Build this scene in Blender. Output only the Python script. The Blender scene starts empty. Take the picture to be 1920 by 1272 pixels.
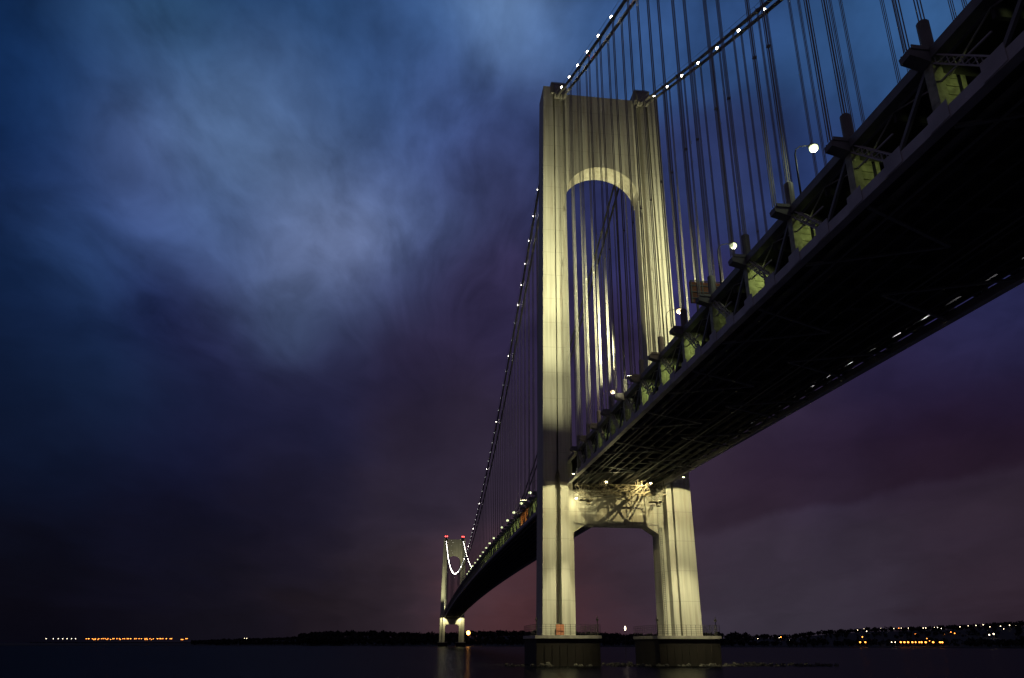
import bpy, math, random
import numpy as np
from mathutils import Vector, Matrix

random.seed(7)
RNG = np.random.default_rng(11)
SC = bpy.context.scene
COL = SC.collection

# ------------------------------------------------------------------ camera
F, YAW, PITCH, ROLL = 1360.87, 0.12465, 0.34281, 0.00271
CAM = Vector((-223.09, 59.94, 5.98))
CX, CY = 971.3, 721.36
_c, _s = math.cos(YAW), math.sin(YAW)
FWD0, LEFT = Vector((_c, -_s, 0)), Vector((_s, _c, 0))
_cp, _sp = math.cos(PITCH), math.sin(PITCH)
FWD = FWD0 * _cp + Vector((0, 0, _sp))
UP = -FWD0 * _sp + Vector((0, 0, _cp))
_cr, _sr = math.cos(ROLL), math.sin(ROLL)
XA = -LEFT * _cr + UP * _sr
YA = UP * _cr + LEFT * _sr
cd = bpy.data.cameras.new("camera")
cam = bpy.data.objects.new("camera", cd)
COL.objects.link(cam)
M = Matrix((XA, YA, -FWD)).transposed().to_4x4()
M.translation = CAM
cam.matrix_world = M
cd.sensor_width = 36.0
cd.lens = F / 1920 * 36.0
cd.shift_x = -(CX - 960) / 1920
cd.shift_y = (CY - 636) / 1920
cd.clip_start = 0.5
cd.clip_end = 60000
SC.camera = cam


def view_dir(u, v):
    """direction in the world seen at a place of the photograph (for the sky and the far shore)"""
    a, b = u - CX, v - CY
    d = XA * (a / F) - YA * (b / F) + FWD
    return d.normalized()


SC.view_settings.view_transform = 'Standard'
SC.view_settings.look = 'None'
SC.view_settings.exposure = 0.0
SC.view_settings.gamma = 1.0
SC.render.engine = 'CYCLES'
SC.cycles.use_denoising = True
SC.cycles.max_bounces = 5
SC.cycles.sample_clamp_indirect = 3.0


def lin(c):
    return tuple(((x / 255) / 12.92 if x / 255 <= 0.04045 else ((x / 255 + 0.055) / 1.055) ** 2.4) for x in c)


# ------------------------------------------------------------------ sky (world)
W = bpy.data.worlds.new("World")
SC.world = W
W.use_nodes = True
NT = W.node_tree
for n in list(NT.nodes):
    NT.nodes.remove(n)


def N(t, **kw):
    n = NT.nodes.new(t)
    for k, v in kw.items():
        setattr(n, k, v)
    return n


def L(a, b):
    NT.links.new(a, b)


def vmath(op, a, b=None, scale=None):
    n = N('ShaderNodeVectorMath', operation=op)
    for i, x in enumerate((a, b)):
        if x is None:
            continue
        if hasattr(x, 'links'):
            L(x, n.inputs[i])
        else:
            n.inputs[i].default_value = x
    if scale is not None:
        if hasattr(scale, 'links'):
            L(scale, n.inputs['Scale'])
        else:
            n.inputs['Scale'].default_value = scale
    return n.outputs['Value'] if op in ('DOT_PRODUCT', 'LENGTH') else n.outputs['Vector']


def fmath(op, a, b=None, c=None, clamp=False):
    n = N('ShaderNodeMath', operation=op, use_clamp=clamp)
    for i, x in enumerate((a, b, c)):
        if x is None:
            continue
        if hasattr(x, 'links'):
            L(x, n.inputs[i])
        else:
            n.inputs[i].default_value = x
    return n.outputs[0]


tc = N('ShaderNodeTexCoord')
DIR = vmath('NORMALIZE', tc.outputs['Generated'])
sep = N('ShaderNodeSeparateXYZ')
L(DIR, sep.inputs[0])
# cloud sheet seen in perspective: drifting towards a point on the horizon beyond the far tower
dz = fmath('MAXIMUM', sep.outputs['Z'], 0.03)
dz = fmath('ADD', dz, 0.12)
_vp = view_dir(840, 1205)
ang = math.atan2(_vp.y, _vp.x)
ca, sa = math.cos(ang), math.sin(ang)
along = fmath('DIVIDE', vmath('DOT_PRODUCT', DIR, (ca, sa, 0)), dz)
across = fmath('DIVIDE', vmath('DOT_PRODUCT', DIR, (-sa, ca, 0)), dz)


def sheet_noise(sa_, sc_, seed, detail, rough=0.55):
    cmb = N('ShaderNodeCombineXYZ')
    L(fmath('MULTIPLY', along, sa_), cmb.inputs[0])
    L(fmath('MULTIPLY', across, sc_), cmb.inputs[1])
    cmb.inputs[2].default_value = seed
    nz = N('ShaderNodeTexNoise')
    nz.inputs['Scale'].default_value = 1.0
    nz.inputs['Detail'].default_value = detail
    nz.inputs['Roughness'].default_value = rough
    L(cmb.outputs[0], nz.inputs['Vector'])
    return nz


warp = sheet_noise(0.9, 1.6, 3.1, 3.0)
wv = vmath('SUBTRACT', warp.outputs['Color'], (0.5, 0.5, 0.5))
DIRW = vmath('ADD', DIR, vmath('SCALE', wv, scale=0.11))
DIRW = vmath('NORMALIZE', DIRW)

# broad colours of the dusk sky: (direction, colour)
SKY = [
    (0, 0, (5, 32, 66)), (52, 31, (8, 40, 76)), (42, 104, (18, 54, 98)), (182, 21, (44, 80, 122)), (330, 60, (50, 84, 128)), (469, 68, (32, 62, 110)), (600, 70, (44, 74, 124)), (698, 125, (60, 86, 142)),
    (820, 60, (56, 84, 138)), (927, 25, (98, 122, 170)), (963, 80, (84, 106, 158)), (1060, 60, (58, 84, 136)), (1200, 60, (54, 82, 138)), (1350, 60, (50, 78, 134)), (1600, 120, (46, 74, 124)), (1700, 30, (50, 84, 136)), (1850, 20, (46, 74, 120)),
    (150, 180, (34, 68, 114)), (300, 160, (58, 90, 138)), (448, 172, (80, 104, 152)), (536, 165, (82, 104, 152)), (599, 172, (46, 70, 120)), (677, 190, (44, 68, 118)), (771, 222, (70, 90, 144)), (833, 195, (66, 82, 138)), (890, 180, (56, 72, 126)),
    (26, 230, (14, 44, 84)), (26, 354, (12, 32, 64)), (150, 330, (28, 60, 106)), (260, 292, (76, 100, 146)), (375, 234, (88, 108, 156)), (470, 260, (86, 106, 152)), (568, 305, (102, 116, 162)), (620, 228, (84, 104, 152)), (660, 290, (62, 82, 134)), (547, 212, (70, 90, 138)),
    (974, 224, (52, 62, 112)), (911, 292, (62, 70, 118)), (800, 300, (58, 72, 126)), (870, 350, (54, 56, 98)), (950, 380, (46, 44, 82)), (735, 320, (64, 80, 134)),
    (292, 396, (66, 90, 140)), (400, 370, (78, 98, 148)), (469, 425, (60, 78, 124)), (562, 372, (76, 94, 138)), (599, 430, (114, 124, 170)), (640, 455, (112, 120, 166)), (552, 446, (104, 114, 162)), (703, 360, (104, 116, 166)), (729, 420, (88, 102, 150)), (792, 400, (66, 76, 124)),
    (150, 430, (36, 64, 110)), (193, 479, (42, 70, 112)), (20, 480, (12, 36, 68)), (292, 535, (32, 50, 94)), (312, 580, (24, 34, 70)), (443, 490, (74, 86, 134)), (562, 505, (72, 82, 126)), (557, 570, (68, 82, 120)), (677, 540, (74, 82, 128)), (781, 505, (60, 66, 110)), (859, 520, (48, 44, 76)), (420, 590, (42, 44, 84)),
    (120, 590, (16, 36, 68)), (40, 690, (8, 24, 48)), (210, 700, (24, 48, 80)), (400, 690, (30, 34, 66)), (600, 660, (38, 38, 70)), (800, 650, (44, 38, 66)), (950, 560, (50, 44, 76)),
    (1120, 420, (46, 48, 98)), (1030, 300, (50, 58, 108)), (1350, 330, (46, 56, 108)), (1550, 300, (40, 56, 110)), (1250, 520, (48, 46, 92)), (1040, 660, (48, 40, 74)),
    (80, 850, (10, 20, 40)), (320, 830, (18, 24, 50)), (560, 800, (31, 31, 58)), (800, 850, (40, 33, 50)), (950, 800, (50, 41, 60)), (1150, 750, (48, 38, 66)),
    (60, 1050, (6, 9, 20)), (300, 1020, (15, 18, 34)), (560, 980, (28, 24, 40)), (780, 960, (48, 41, 57)), (900, 980, (60, 50, 66)), (1150, 1080, (57, 46, 58)),
    (100, 1170, (8, 10, 19)), (400, 1170, (18, 16, 25)), (650, 1160, (33, 26, 33)), (800, 1120, (54, 44, 53)), (930, 1130, (88, 56, 60)), (1000, 1165, (80, 44, 46)), (1060, 1160, (62, 43, 52)),
    (1400, 970, (58, 46, 62)), (1450, 1110, (56, 50, 62)), (1650, 1040, (56, 48, 62)), (1880, 1090, (46, 34, 44)), (1850, 960, (54, 44, 58)),
    (1700, 700, (40, 34, 66)), (1850, 630, (40, 42, 82)), (1750, 850, (44, 30, 48)), (1500, 860, (50, 40, 64)), (1890, 780, (38, 26, 44)),
]
acc_c, acc_w = None, None
for (u, v, c) in SKY:
    d = view_dir(u, v)
    K = 560.0 if v < 620 else 300.0
    c = (c[0], c[1] * 1.05, c[2]) if c[1] > 60 else ((c[0] * 0.97, c[1], c[2] * 0.93) if v < 480 and u > 850 else c)
    dp = vmath('DOT_PRODUCT', DIRW, tuple(d))
    w = fmath('EXPONENT', fmath('MULTIPLY_ADD', dp, K, -K))
    if u < 330: c = (c[0] + 2, c[1] * 0.93, c[2])
    cs = vmath('SCALE', tuple(0.9 * x for x in lin(c)), scale=w)
    acc_c = cs if acc_c is None else vmath('ADD', acc_c, cs)
    acc_w = w if acc_w is None else fmath('ADD', acc_w, w)
# far from every direction above (behind and overhead): a plain deep blue
acc_c = vmath('ADD', acc_c, vmath('SCALE', lin((58, 52, 66)), scale=0.002))
acc_w = fmath('ADD', acc_w, 0.002)
base = vmath('SCALE', acc_c, scale=fmath('DIVIDE', 1.0, acc_w))
# streaks of the long exposure, fanning out of the point the clouds drift from
V0 = view_dir(850, 830)
S0 = V0.cross(Vector((0, 0, 1))).normalized()
U0 = S0.cross(V0).normalized()
wv2 = vmath('SCALE', wv, scale=0.22)
DW2 = vmath('NORMALIZE', vmath('ADD', DIR, wv2))
dS, dU, dV = (vmath('DOT_PRODUCT', DW2, tuple(q)) for q in (S0, U0, V0))
phi = fmath('ARCTAN2', dS, dU)
rad = fmath('ARCCOSINE', fmath('MINIMUM', dV, 0.9999))
def fan(sp, sr, seed, detail):
    cmb = N('ShaderNodeCombineXYZ')
    L(fmath('MULTIPLY', phi, sp), cmb.inputs[0]); L(fmath('MULTIPLY', rad, sr), cmb.inputs[1]); cmb.inputs[2].default_value = seed
    nz = N('ShaderNodeTexNoise'); nz.inputs['Scale'].default_value = 1.0; nz.inputs['Detail'].default_value = detail; nz.inputs['Roughness'].default_value = 0.55
    L(cmb.outputs[0], nz.inputs['Vector'])
    return nz.outputs['Fac']
st1 = fan(4.5, 8.0, 2.7, 3.0)
st2 = fan(9.5, 13.0, 9.4, 4.0)
iso = N('ShaderNodeTexNoise'); iso.inputs['Scale'].default_value = 1.0; iso.inputs['Detail'].default_value = 5.0; iso.inputs['Roughness'].default_value = 0.5
L(vmath('MULTIPLY', DIRW, (8.0, 8.0, 14.0)), iso.inputs['Vector'])
hi = fmath('MULTIPLY_ADD', dU, 5.0, 0.05, clamp=True)     # calmer towards the horizon
hi = fmath('MULTIPLY', hi, fmath('MULTIPLY', rad, 4.0, clamp=True))
m1 = fmath('ADD', fmath('MULTIPLY', fmath('SUBTRACT', st1, 0.5), 0.75), fmath('MULTIPLY', fmath('SUBTRACT', st2, 0.5), 0.95))
m2 = fmath('MULTIPLY', fmath('SUBTRACT', iso.outputs['Fac'], 0.5), 0.85)
mod = fmath('ADD', fmath('MULTIPLY', m1, hi), m2)
mod = fmath('MAXIMUM', fmath('ADD', mod, 1.0), 0.35)
skyc = vmath('SCALE', base, scale=mod)
# dark cloud bank low on the right, with its ragged lower edge
pa, pb = view_dir(1330, 1004), view_dir(1905, 880)
nrm = pb.cross(pa).normalized()
if nrm.z < 0: nrm = -nrm
ragg = N('ShaderNodeTexNoise'); ragg.inputs['Scale'].default_value = 14.0; ragg.inputs['Detail'].default_value = 6.0
L(DIR, ragg.inputs['Vector'])
hgt = fmath('ADD', vmath('DOT_PRODUCT', DIR, tuple(nrm)), fmath('MULTIPLY', fmath('SUBTRACT', ragg.outputs['Fac'], 0.5), 0.035))
def smooth(x, e0, e1):
    n = N('ShaderNodeMapRange', interpolation_type='SMOOTHSTEP')
    L(x, n.inputs['Value']); n.inputs['From Min'].default_value = e0; n.inputs['From Max'].default_value = e1
    return n.outputs[0]
rt = view_dir(1320, 980).cross(Vector((0, 0, 1))).normalized()
bank = fmath('MULTIPLY', smooth(hgt, -0.004, 0.012), fmath('SUBTRACT', 1.0, smooth(hgt, 0.06, 0.17)))
bank = fmath('MULTIPLY', bank, smooth(vmath('DOT_PRODUCT', DIR, tuple(rt)), -0.10, 0.10))
skyc = vmath('MULTIPLY', skyc, vmath('SUBTRACT', (1, 1, 1), vmath('SCALE', (0.28, 0.38, 0.34), scale=bank)))
nish = N('ShaderNodeTexSky', sky_type='NISHITA')
nish.sun_disc = False
nish.sun_elevation = math.radians(-4.0)
nish.sun_rotation = math.radians(95.0)
skyc = vmath('ADD', skyc, vmath('SCALE', nish.outputs[0], scale=0.003))
bg = N('ShaderNodeBackground')
L(skyc, bg.inputs['Color'])
bg.inputs['Strength'].default_value = 1.0
wo = N('ShaderNodeOutputWorld')
L(bg.outputs[0], wo.inputs['Surface'])


# ------------------------------------------------------------------ materials
def mat(name, color, rough=0.6, metal=0.0, noise=0.0, nscale=1.0, stretch=(1, 1, 1), seams=None, emit=None, estr=0.0, spec=0.5, bump=0.0):
    m = bpy.data.materials.new(name)
    m.use_nodes = True
    t = m.node_tree
    b = t.nodes['Principled BSDF']
    b.inputs['Base Color'].default_value = (*color, 1)
    b.inputs['Roughness'].default_value = rough
    b.inputs['Metallic'].default_value = metal
    b.inputs['Specular IOR Level'].default_value = spec
    if emit:
        b.inputs['Emission Color'].default_value = (*emit, 1)
        b.inputs['Emission Strength'].default_value = estr
    if noise or seams:
        tc = t.nodes.new('ShaderNodeTexCoord')
        mp = t.nodes.new('ShaderNodeMapping')
        mp.inputs['Scale'].default_value = stretch
        t.links.new(tc.outputs['Object'], mp.inputs[0])
        nz = t.nodes.new('ShaderNodeTexNoise')
        nz.inputs['Scale'].default_value = nscale
        nz.inputs['Detail'].default_value = 6
        t.links.new(mp.outputs[0], nz.inputs['Vector'])
        mr = t.nodes.new('ShaderNodeMapRange')
        mr.inputs['From Min'].default_value = 0.3
        mr.inputs['From Max'].default_value = 0.7
        mr.inputs['To Min'].default_value = 1 - noise
        mr.inputs['To Max'].default_value = 1 + noise
        t.links.new(nz.outputs['Fac'], mr.inputs['Value'])
        mul = t.nodes.new('ShaderNodeVectorMath')
        mul.operation = 'SCALE'
        mul.inputs[0].default_value = color
        t.links.new(mr.outputs[0], mul.inputs['Scale'])
        out = mul.outputs[0]
        if seams:  # plate seams of the riveted steel
            sx = t.nodes.new('ShaderNodeSeparateXYZ')
            t.links.new(tc.outputs['Object'], sx.inputs[0])
            fac = None
            for ax, per, wd in seams:
                dv = t.nodes.new('ShaderNodeMath'); dv.operation = 'DIVIDE'; dv.inputs[1].default_value = per
                t.links.new(sx.outputs[ax], dv.inputs[0])
                fr = t.nodes.new('ShaderNodeMath'); fr.operation = 'FRACT'
                t.links.new(dv.outputs[0], fr.inputs[0])
                lt = t.nodes.new('ShaderNodeMath'); lt.operation = 'LESS_THAN'; lt.inputs[1].default_value = wd / per
                t.links.new(fr.outputs[0], lt.inputs[0])
                if fac is None:
                    fac = lt.outputs[0]
                else:
                    mx = t.nodes.new('ShaderNodeMath'); mx.operation = 'MAXIMUM'
                    t.links.new(fac, mx.inputs[0]); t.links.new(lt.outputs[0], mx.inputs[1])
                    fac = mx.outputs[0]
            k = t.nodes.new('ShaderNodeMath'); k.operation = 'MULTIPLY_ADD'
            k.inputs[1].default_value = -0.32; k.inputs[2].default_value = 1.0
            t.links.new(fac, k.inputs[0])
            m2 = t.nodes.new('ShaderNodeVectorMath'); m2.operation = 'SCALE'
            t.links.new(out, m2.inputs[0]); t.links.new(k.outputs[0], m2.inputs['Scale'])
            out = m2.outputs[0]
        t.links.new(out, b.inputs['Base Color'])
        if bump:
            bp = t.nodes.new('ShaderNodeBump')
            bp.inputs['Strength'].default_value = bump
            t.links.new(nz.outputs['Fac'], bp.inputs['Height'])
            t.links.new(bp.outputs[0], b.inputs['Normal'])
    return m


def stained(m, color, amount, nscale, stretch):
    # rust and dirt runs with a shape of their own
    t = m.node_tree; b = t.nodes['Principled BSDF']
    src = b.inputs['Base Color'].links[0].from_socket
    tc = t.nodes.new('ShaderNodeTexCoord'); mp = t.nodes.new('ShaderNodeMapping'); mp.inputs['Scale'].default_value = stretch
    t.links.new(tc.outputs['Object'], mp.inputs[0])
    nz = t.nodes.new('ShaderNodeTexNoise'); nz.inputs['Scale'].default_value = nscale; nz.inputs['Detail'].default_value = 8; nz.inputs['Roughness'].default_value = 0.65
    t.links.new(mp.outputs[0], nz.inputs['Vector'])
    mr = t.nodes.new('ShaderNodeMapRange'); mr.inputs['From Min'].default_value = 0.52; mr.inputs['From Max'].default_value = 0.72
    mr.inputs['To Max'].default_value = amount
    t.links.new(nz.outputs['Fac'], mr.inputs['Value'])
    mx = t.nodes.new('ShaderNodeMix'); mx.data_type = 'RGBA'
    mx.inputs[7].default_value = (*color, 1)
    t.links.new(mr.outputs[0], mx.inputs[0]); t.links.new(src, mx.inputs[6]); t.links.new(mx.outputs[2], b.inputs['Base Color'])


def glow(name, color, strength, sample=False):
    m = mat(name, (0.8, 0.8, 0.8), emit=color, estr=strength)
    if not sample:
        m.cycles.emission_sampling = 'NONE'
    return m


TOWER = mat('tower_steel', (0.42, 0.42, 0.385), 0.62, noise=0.2, nscale=0.5, stretch=(1.8, 1.8, 0.06), seams=[(2, 9.1, 0.14), (1, 2.75, 0.05)])
stained(TOWER, (0.20, 0.15, 0.10), 0.55, 0.6, (1.4, 1.4, 0.09))
STEEL = mat('bridge_steel', (0.17, 0.175, 0.18), 0.55, noise=0.25, nscale=0.5)
CHORD = mat('chord_steel', (0.40, 0.39, 0.41), 0.5, noise=0.2, nscale=0.4)
POSTM = mat('post_steel', (0.31, 0.33, 0.22), 0.6, noise=0.45, nscale=1.3)
DARK = mat('dark_steel', (0.06, 0.062, 0.066), 0.7, noise=0.3, nscale=0.3)
SLABM = mat('road_slab', (0.045, 0.045, 0.048), 0.9, noise=0.3, nscale=0.2)
CABLEM = mat('cable_steel', (0.12, 0.125, 0.135), 0.6, noise=0.15, nscale=0.7)
ROPE = mat('rope_steel', (0.27, 0.27, 0.265), 0.55, noise=0.15, nscale=0.7)
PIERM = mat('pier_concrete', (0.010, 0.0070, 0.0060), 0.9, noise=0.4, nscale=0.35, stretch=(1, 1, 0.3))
CAPM = mat('cap_concrete', (0.34, 0.33, 0.31), 0.85, noise=0.25, nscale=0.6)
RAIL = mat('rail_steel', (0.035, 0.035, 0.035), 0.6, noise=0.2)
TRAV = mat('traveller_steel', (0.15, 0.135, 0.10), 0.6, noise=0.35, nscale=1.2)
ROCKM = mat('rock', (0.06, 0.058, 0.053), 0.9, noise=0.45, nscale=0.8)
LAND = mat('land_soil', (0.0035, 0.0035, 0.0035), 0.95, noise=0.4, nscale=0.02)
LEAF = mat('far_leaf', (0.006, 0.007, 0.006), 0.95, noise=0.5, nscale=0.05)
SIGNB = mat('rust_sheet', (0.28, 0.12, 0.075), 0.8, noise=0.4, nscale=1.5)
ORANGE = mat('orange_panel', (0.42, 0.17, 0.10), 0.8, noise=0.2, nscale=1.0)
HOUSE = mat('house_wall', (0.05, 0.045, 0.042), 0.9, noise=0.2)
G_CABLE = glow('cable_lamp_glow', (1.0, 0.93, 0.80), 26)
G_RED = glow('beacon_glow', (1.0, 0.06, 0.05), 9)
G_STREET = glow('street_lamp_glow', (0.88, 1.0, 0.52), 1.9)
G_SODIUM = glow('warm_street_lamp_glow', (1.0, 0.72, 0.36), 2.3)
G_DECK = glow('deck_tube_glow', (0.80, 1.0, 0.45), 7)
G_FLOOD = glow('flood_glow', (1.0, 0.90, 0.5), 60)
G_ORANGE = glow('orange_town_glow', (1.0, 0.27, 0.035), 8)
G_WHITE = glow('white_town_glow', (1.0, 0.80, 0.52), 9)


# ------------------------------------------------------------------ mesh helpers
class MB:
    def __init__(self):
        self.v, self.f, self.mi = [], [], []

    def add(self, vs, fs, mi=0):
        o = len(self.v)
        self.v += [tuple(p) for p in vs]
        self.f += [tuple(i + o for i in q) for q in fs]
        self.mi += [mi] * len(fs)

    def box(self, x0, x1, y0, y1, z0, z1, mi=0):
        self.add([(x0, y0, z0), (x1, y0, z0), (x1, y1, z0), (x0, y1, z0), (x0, y0, z1), (x1, y0, z1), (x1, y1, z1), (x0, y1, z1)],
                 [(0, 3, 2, 1), (4, 5, 6, 7), (0, 1, 5, 4), (1, 2, 6, 5), (2, 3, 7, 6), (3, 0, 4, 7)], mi)

    def bar(self, a, b, w, h=None, up=(0, 0, 1), mi=0):
        a, b = Vector(a), Vector(b)
        h = h or w
        d = (b - a).normalized()
        u = Vector(up)
        if abs(d.dot(u)) > 0.98:
            u = Vector((1, 0, 0))
        s = d.cross(u).normalized()
        u = s.cross(d)
        p = []
        for e in (a, b):
            for (i, j) in ((-1, -1), (1, -1), (1, 1), (-1, 1)):
                p.append(e + s * (w / 2 * i) + u * (h / 2 * j))
        self.add(p, [(3, 2, 1, 0), (4, 5, 6, 7), (0, 1, 5, 4), (1, 2, 6, 5), (2, 3, 7, 6), (3, 0, 4, 7)], mi)

    def tube(self, pts, r, n=6, mi=0):
        pts = [Vector(p) for p in pts]
        vs, fs = [], []
        for i, p in enumerate(pts):
            d = (pts[min(i + 1, len(pts) - 1)] - pts[max(i - 1, 0)]).normalized()
            u = Vector((0, 0, 1)) if abs(d.z) < 0.95 else Vector((1, 0, 0))
            s = d.cross(u).normalized()
            u = s.cross(d)
            rr = r[i] if isinstance(r, (list, tuple)) else r
            for k in range(n):
                t = 2 * math.pi * k / n
                vs.append(p + s * (rr * math.cos(t)) + u * (rr * math.sin(t)))
        for i in range(len(pts) - 1):
            for k in range(n):
                k2 = (k + 1) % n
                fs.append((i * n + k, i * n + k2, (i + 1) * n + k2, (i + 1) * n + k))
        fs.append(tuple(range(n))[::-1])
        fs.append(tuple((len(pts) - 1) * n + k for k in range(n)))
        self.add(vs, fs, mi)

    def ball(self, c, r, mi=0, n=8, m=5, sz=1.0):
        vs, fs = [], []
        c = Vector(c)
        for j in range(1, m):
            ph = math.pi * j / m
            for k in range(n):
                t = 2 * math.pi * k / n
                vs.append(c + Vector((r * math.sin(ph) * math.cos(t), r * math.sin(ph) * math.sin(t), sz * r * math.cos(ph))))
        top, bot = len(vs), len(vs) + 1
        vs += [c + Vector((0, 0, r * sz)), c - Vector((0, 0, r * sz))]
        for j in range(m - 2):
            for k in range(n):
                k2 = (k + 1) % n
                fs.append((j * n + k, (j + 1) * n + k, (j + 1) * n + k2, j * n + k2))
        for k in range(n):
            k2 = (k + 1) % n
            fs.append((top, k, k2))
            fs.append((bot, (m - 2) * n + k2, (m - 2) * n + k))
        self.add(vs, fs, mi)

    def prism(self, poly, axis, a, b, mi=0):
        """poly: 2-D outline, convex; extruded along axis x, y or z from a to b"""
        def P(p, t):
            return {'x': (t, p[0], p[1]), 'y': (p[0], t, p[1]), 'z': (p[0], p[1], t)}[axis]
        n = len(poly)
        self.add([P(p, a) for p in poly] + [P(p, b) for p in poly],
                 [tuple(range(n))[::-1], tuple(range(n, 2 * n))] + [(i, (i + 1) % n, n + (i + 1) % n, n + i) for i in range(n)], mi)

    def mesh(self, name, mats):
        me = bpy.data.meshes.new(name)
        me.from_pydata(self.v, [], self.f)
        for m in (mats if isinstance(mats, (list, tuple)) else [mats]):
            me.materials.append(m)
        me.polygons.foreach_set('material_index', self.mi)
        me.update()
        import bmesh
        bm = bmesh.new()
        bm.from_mesh(me)
        bmesh.ops.recalc_face_normals(bm, faces=bm.faces)
        bm.to_mesh(me)
        bm.free()
        return me

    def build(self, name, mats, parent=None, loc=None):
        o = bpy.data.objects.new(name, self.mesh(name, mats))
        COL.objects.link(o)
        if parent:
            o.parent = parent
        if loc:
            o.location = loc
        return o


def empty(name, loc=(0, 0, 0)):
    o = bpy.data.objects.new(name, None)
    o.empty_display_size = 0.5
    COL.objects.link(o)
    o.location = loc
    return o


def tag(o, label=None, cat=None, group=None, kind=None):
    if label: o['label'] = label
    if cat: o['category'] = cat
    if group: o['group'] = group
    if kind: o['kind'] = kind
    return o


def copy_tree(o, parent=None, loc=None):
    kids = list(o.children)
    c = o.copy()
    COL.objects.link(c)
    if parent: c.parent = parent
    if loc is not None: c.location = loc
    for k in kids:
        copy_tree(k, c)
    return c


def spot(name, loc, target, power, color, angle, blend=0.6, radius=0.4, parent=None):
    d = bpy.data.lights.new(name, 'SPOT')
    d.energy = power
    d.color = color
    d.spot_size = math.radians(angle)
    d.spot_blend = blend
    d.shadow_soft_size = radius
    o = bpy.data.objects.new(name, d)
    COL.objects.link(o)
    o.location = loc
    o.rotation_euler = (Vector(target) - Vector(loc)).to_track_quat('-Z', 'Y').to_euler()
    return o


def point(name, loc, power, color, radius=0.25):
    d = bpy.data.lights.new(name, 'POINT')
    d.energy = power
    d.color = color
    d.shadow_soft_size = radius
    o = bpy.data.objects.new(name, d)
    COL.objects.link(o)
    o.location = loc
    return o


# ------------------------------------------------------------------ dimensions of the bridge
SPAN = 1298.0
TX = 5.0                 # middle of the near tower along the bridge
YO, YI = 17.5, 15.2      # outer and inner main cable
PANEL = 13.4
SADDLE = 207.5


def zl(x):
    """underside of the stiffening truss"""
    if x <= 0:
        return 54.0 + 0.0245 * x
    if x <= SPAN + 10:
        t = min(max((x - TX) / SPAN, 0), 1)
        return 54.0 + 8.3 * 4 * t * (1 - t)
    return 54.0 - 0.0245 * (x - SPAN - 10)


def zc(x):
    """main cable"""
    if x < TX:
        s = (TX - x) / 370.0
        return SADDLE + (35 - SADDLE) * s - 4 * 11 * s * (1 - s)
    if x <= TX + SPAN:
        t = (x - TX) / SPAN
        return SADDLE - 4 * 119 * t * (1 - t)
    s = (x - TX - SPAN) / 370.0
    return SADDLE + (35 - SADDLE) * s - 4 * 11 * s * (1 - s)


XS_SIDE = [-14.0 - PANEL * k for k in range(20)]            # panel points, near side span
XS_MAIN = [24.0 + 13.44 * k for k in range(94)]             # main span
XS_MAIN = [x for x in XS_MAIN if x < TX + SPAN - 12]

bridge = tag(empty('suspension_bridge'), 'long double-deck suspension bridge with floodlit steel towers crossing the dark strait', 'bridge')


# ------------------------------------------------------------------ towers
def leg_mesh(sign):
    """sign +1: leg nearer the camera (y > 0)"""
    lv = [8.3, 56.0, 58.0, 120.0, 209.6]
    rings = []
    for z in lv:
        t = (z - 8.3) / 201.3
        yo = 24.5 - 2.1 * t
        g = 19.5 - 1.1 * t
        w = (0.85 if z < 57 else 0.3) if sign > 0 else (0.32 if z < 57 else 0.28)
        if sign < 0 and z < 57:
            g = 18.0
        yi = 15.9 - 0.2 * t
        yn = 13.8
        xb = 13.0 - 3.0 * t
        gd = 4.6 if z < 57 else 2.2
        ring = [(0, yo), (0, g + w), (gd, g + w), (gd, g - w), (0, g - w), (0, yi), (3.4, yi), (3.4, yn),
                (xb - 2.4, yn), (xb - 2.4, yi), (xb, yi), (xb, g - w), (xb - gd, g - w), (xb - gd, g + w), (xb, g + w), (xb, yo)]
        rings.append([(x, y * sign, z) for x, y in ring])
    m = MB()
    n = 16
    vs = [p for r in rings for p in r]
    fs = []
    for i in range(len(lv) - 1):
        for k in range(n):
            k2 = (k + 1) % n
            fs.append((i * n + k, i * n + k2, (i + 1) * n + k2, (i + 1) * n + k))
    o = (len(lv) - 1) * n
    fs.append(tuple(o + k for k in range(n)))
    fs.append(tuple(range(n)))
    m.add(vs, fs)
    return m


def portal_mb():
    m = MB()
    K = 40
    top = 208.2
    yh = 13.9
    ys = [-yh + 2 * yh * i / K for i in range(K + 1)]
    def za(y): return 162.6 + 12.9 * math.sqrt(max(0.0, 1 - (y / yh) ** 2))
    x0, x1 = 1.9, 9.9
    vs, fs = [], []
    for y in ys:
        vs += [(x0, y, za(y)), (x0, y, top), (x1, y, za(y)), (x1, y, top)]
    for i in range(K):
        a, b = i * 4, i * 4 + 4
        fs += [(a, b, b + 1, a + 1), (a + 2, a + 3, b + 3, b + 2), (a, a + 2, b + 2, b), (a + 1, b + 1, b + 3, a + 3)]
    m.add(vs, fs)
    return m


def strut_mb():
    m = MB()
    m.box(3.5, 9.6, -13.78, 13.78, 41.6, 52.6)
    for s in (-1, 1):
        m.prism([(13.78 * s, 41.6), (13.78 * s, 39.0), (9.8 * s, 41.6)], 'x', 3.7, 9.4)
    # stiffener plates
    for y in (-10, -6, 6, 10):
        m.box(3.35, 3.5, y - 0.12, y + 0.12, 41.7, 52.5)
    m.box(3.25, 3.5, -13.7, 13.7, 41.9, 42.4)
    return m


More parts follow.
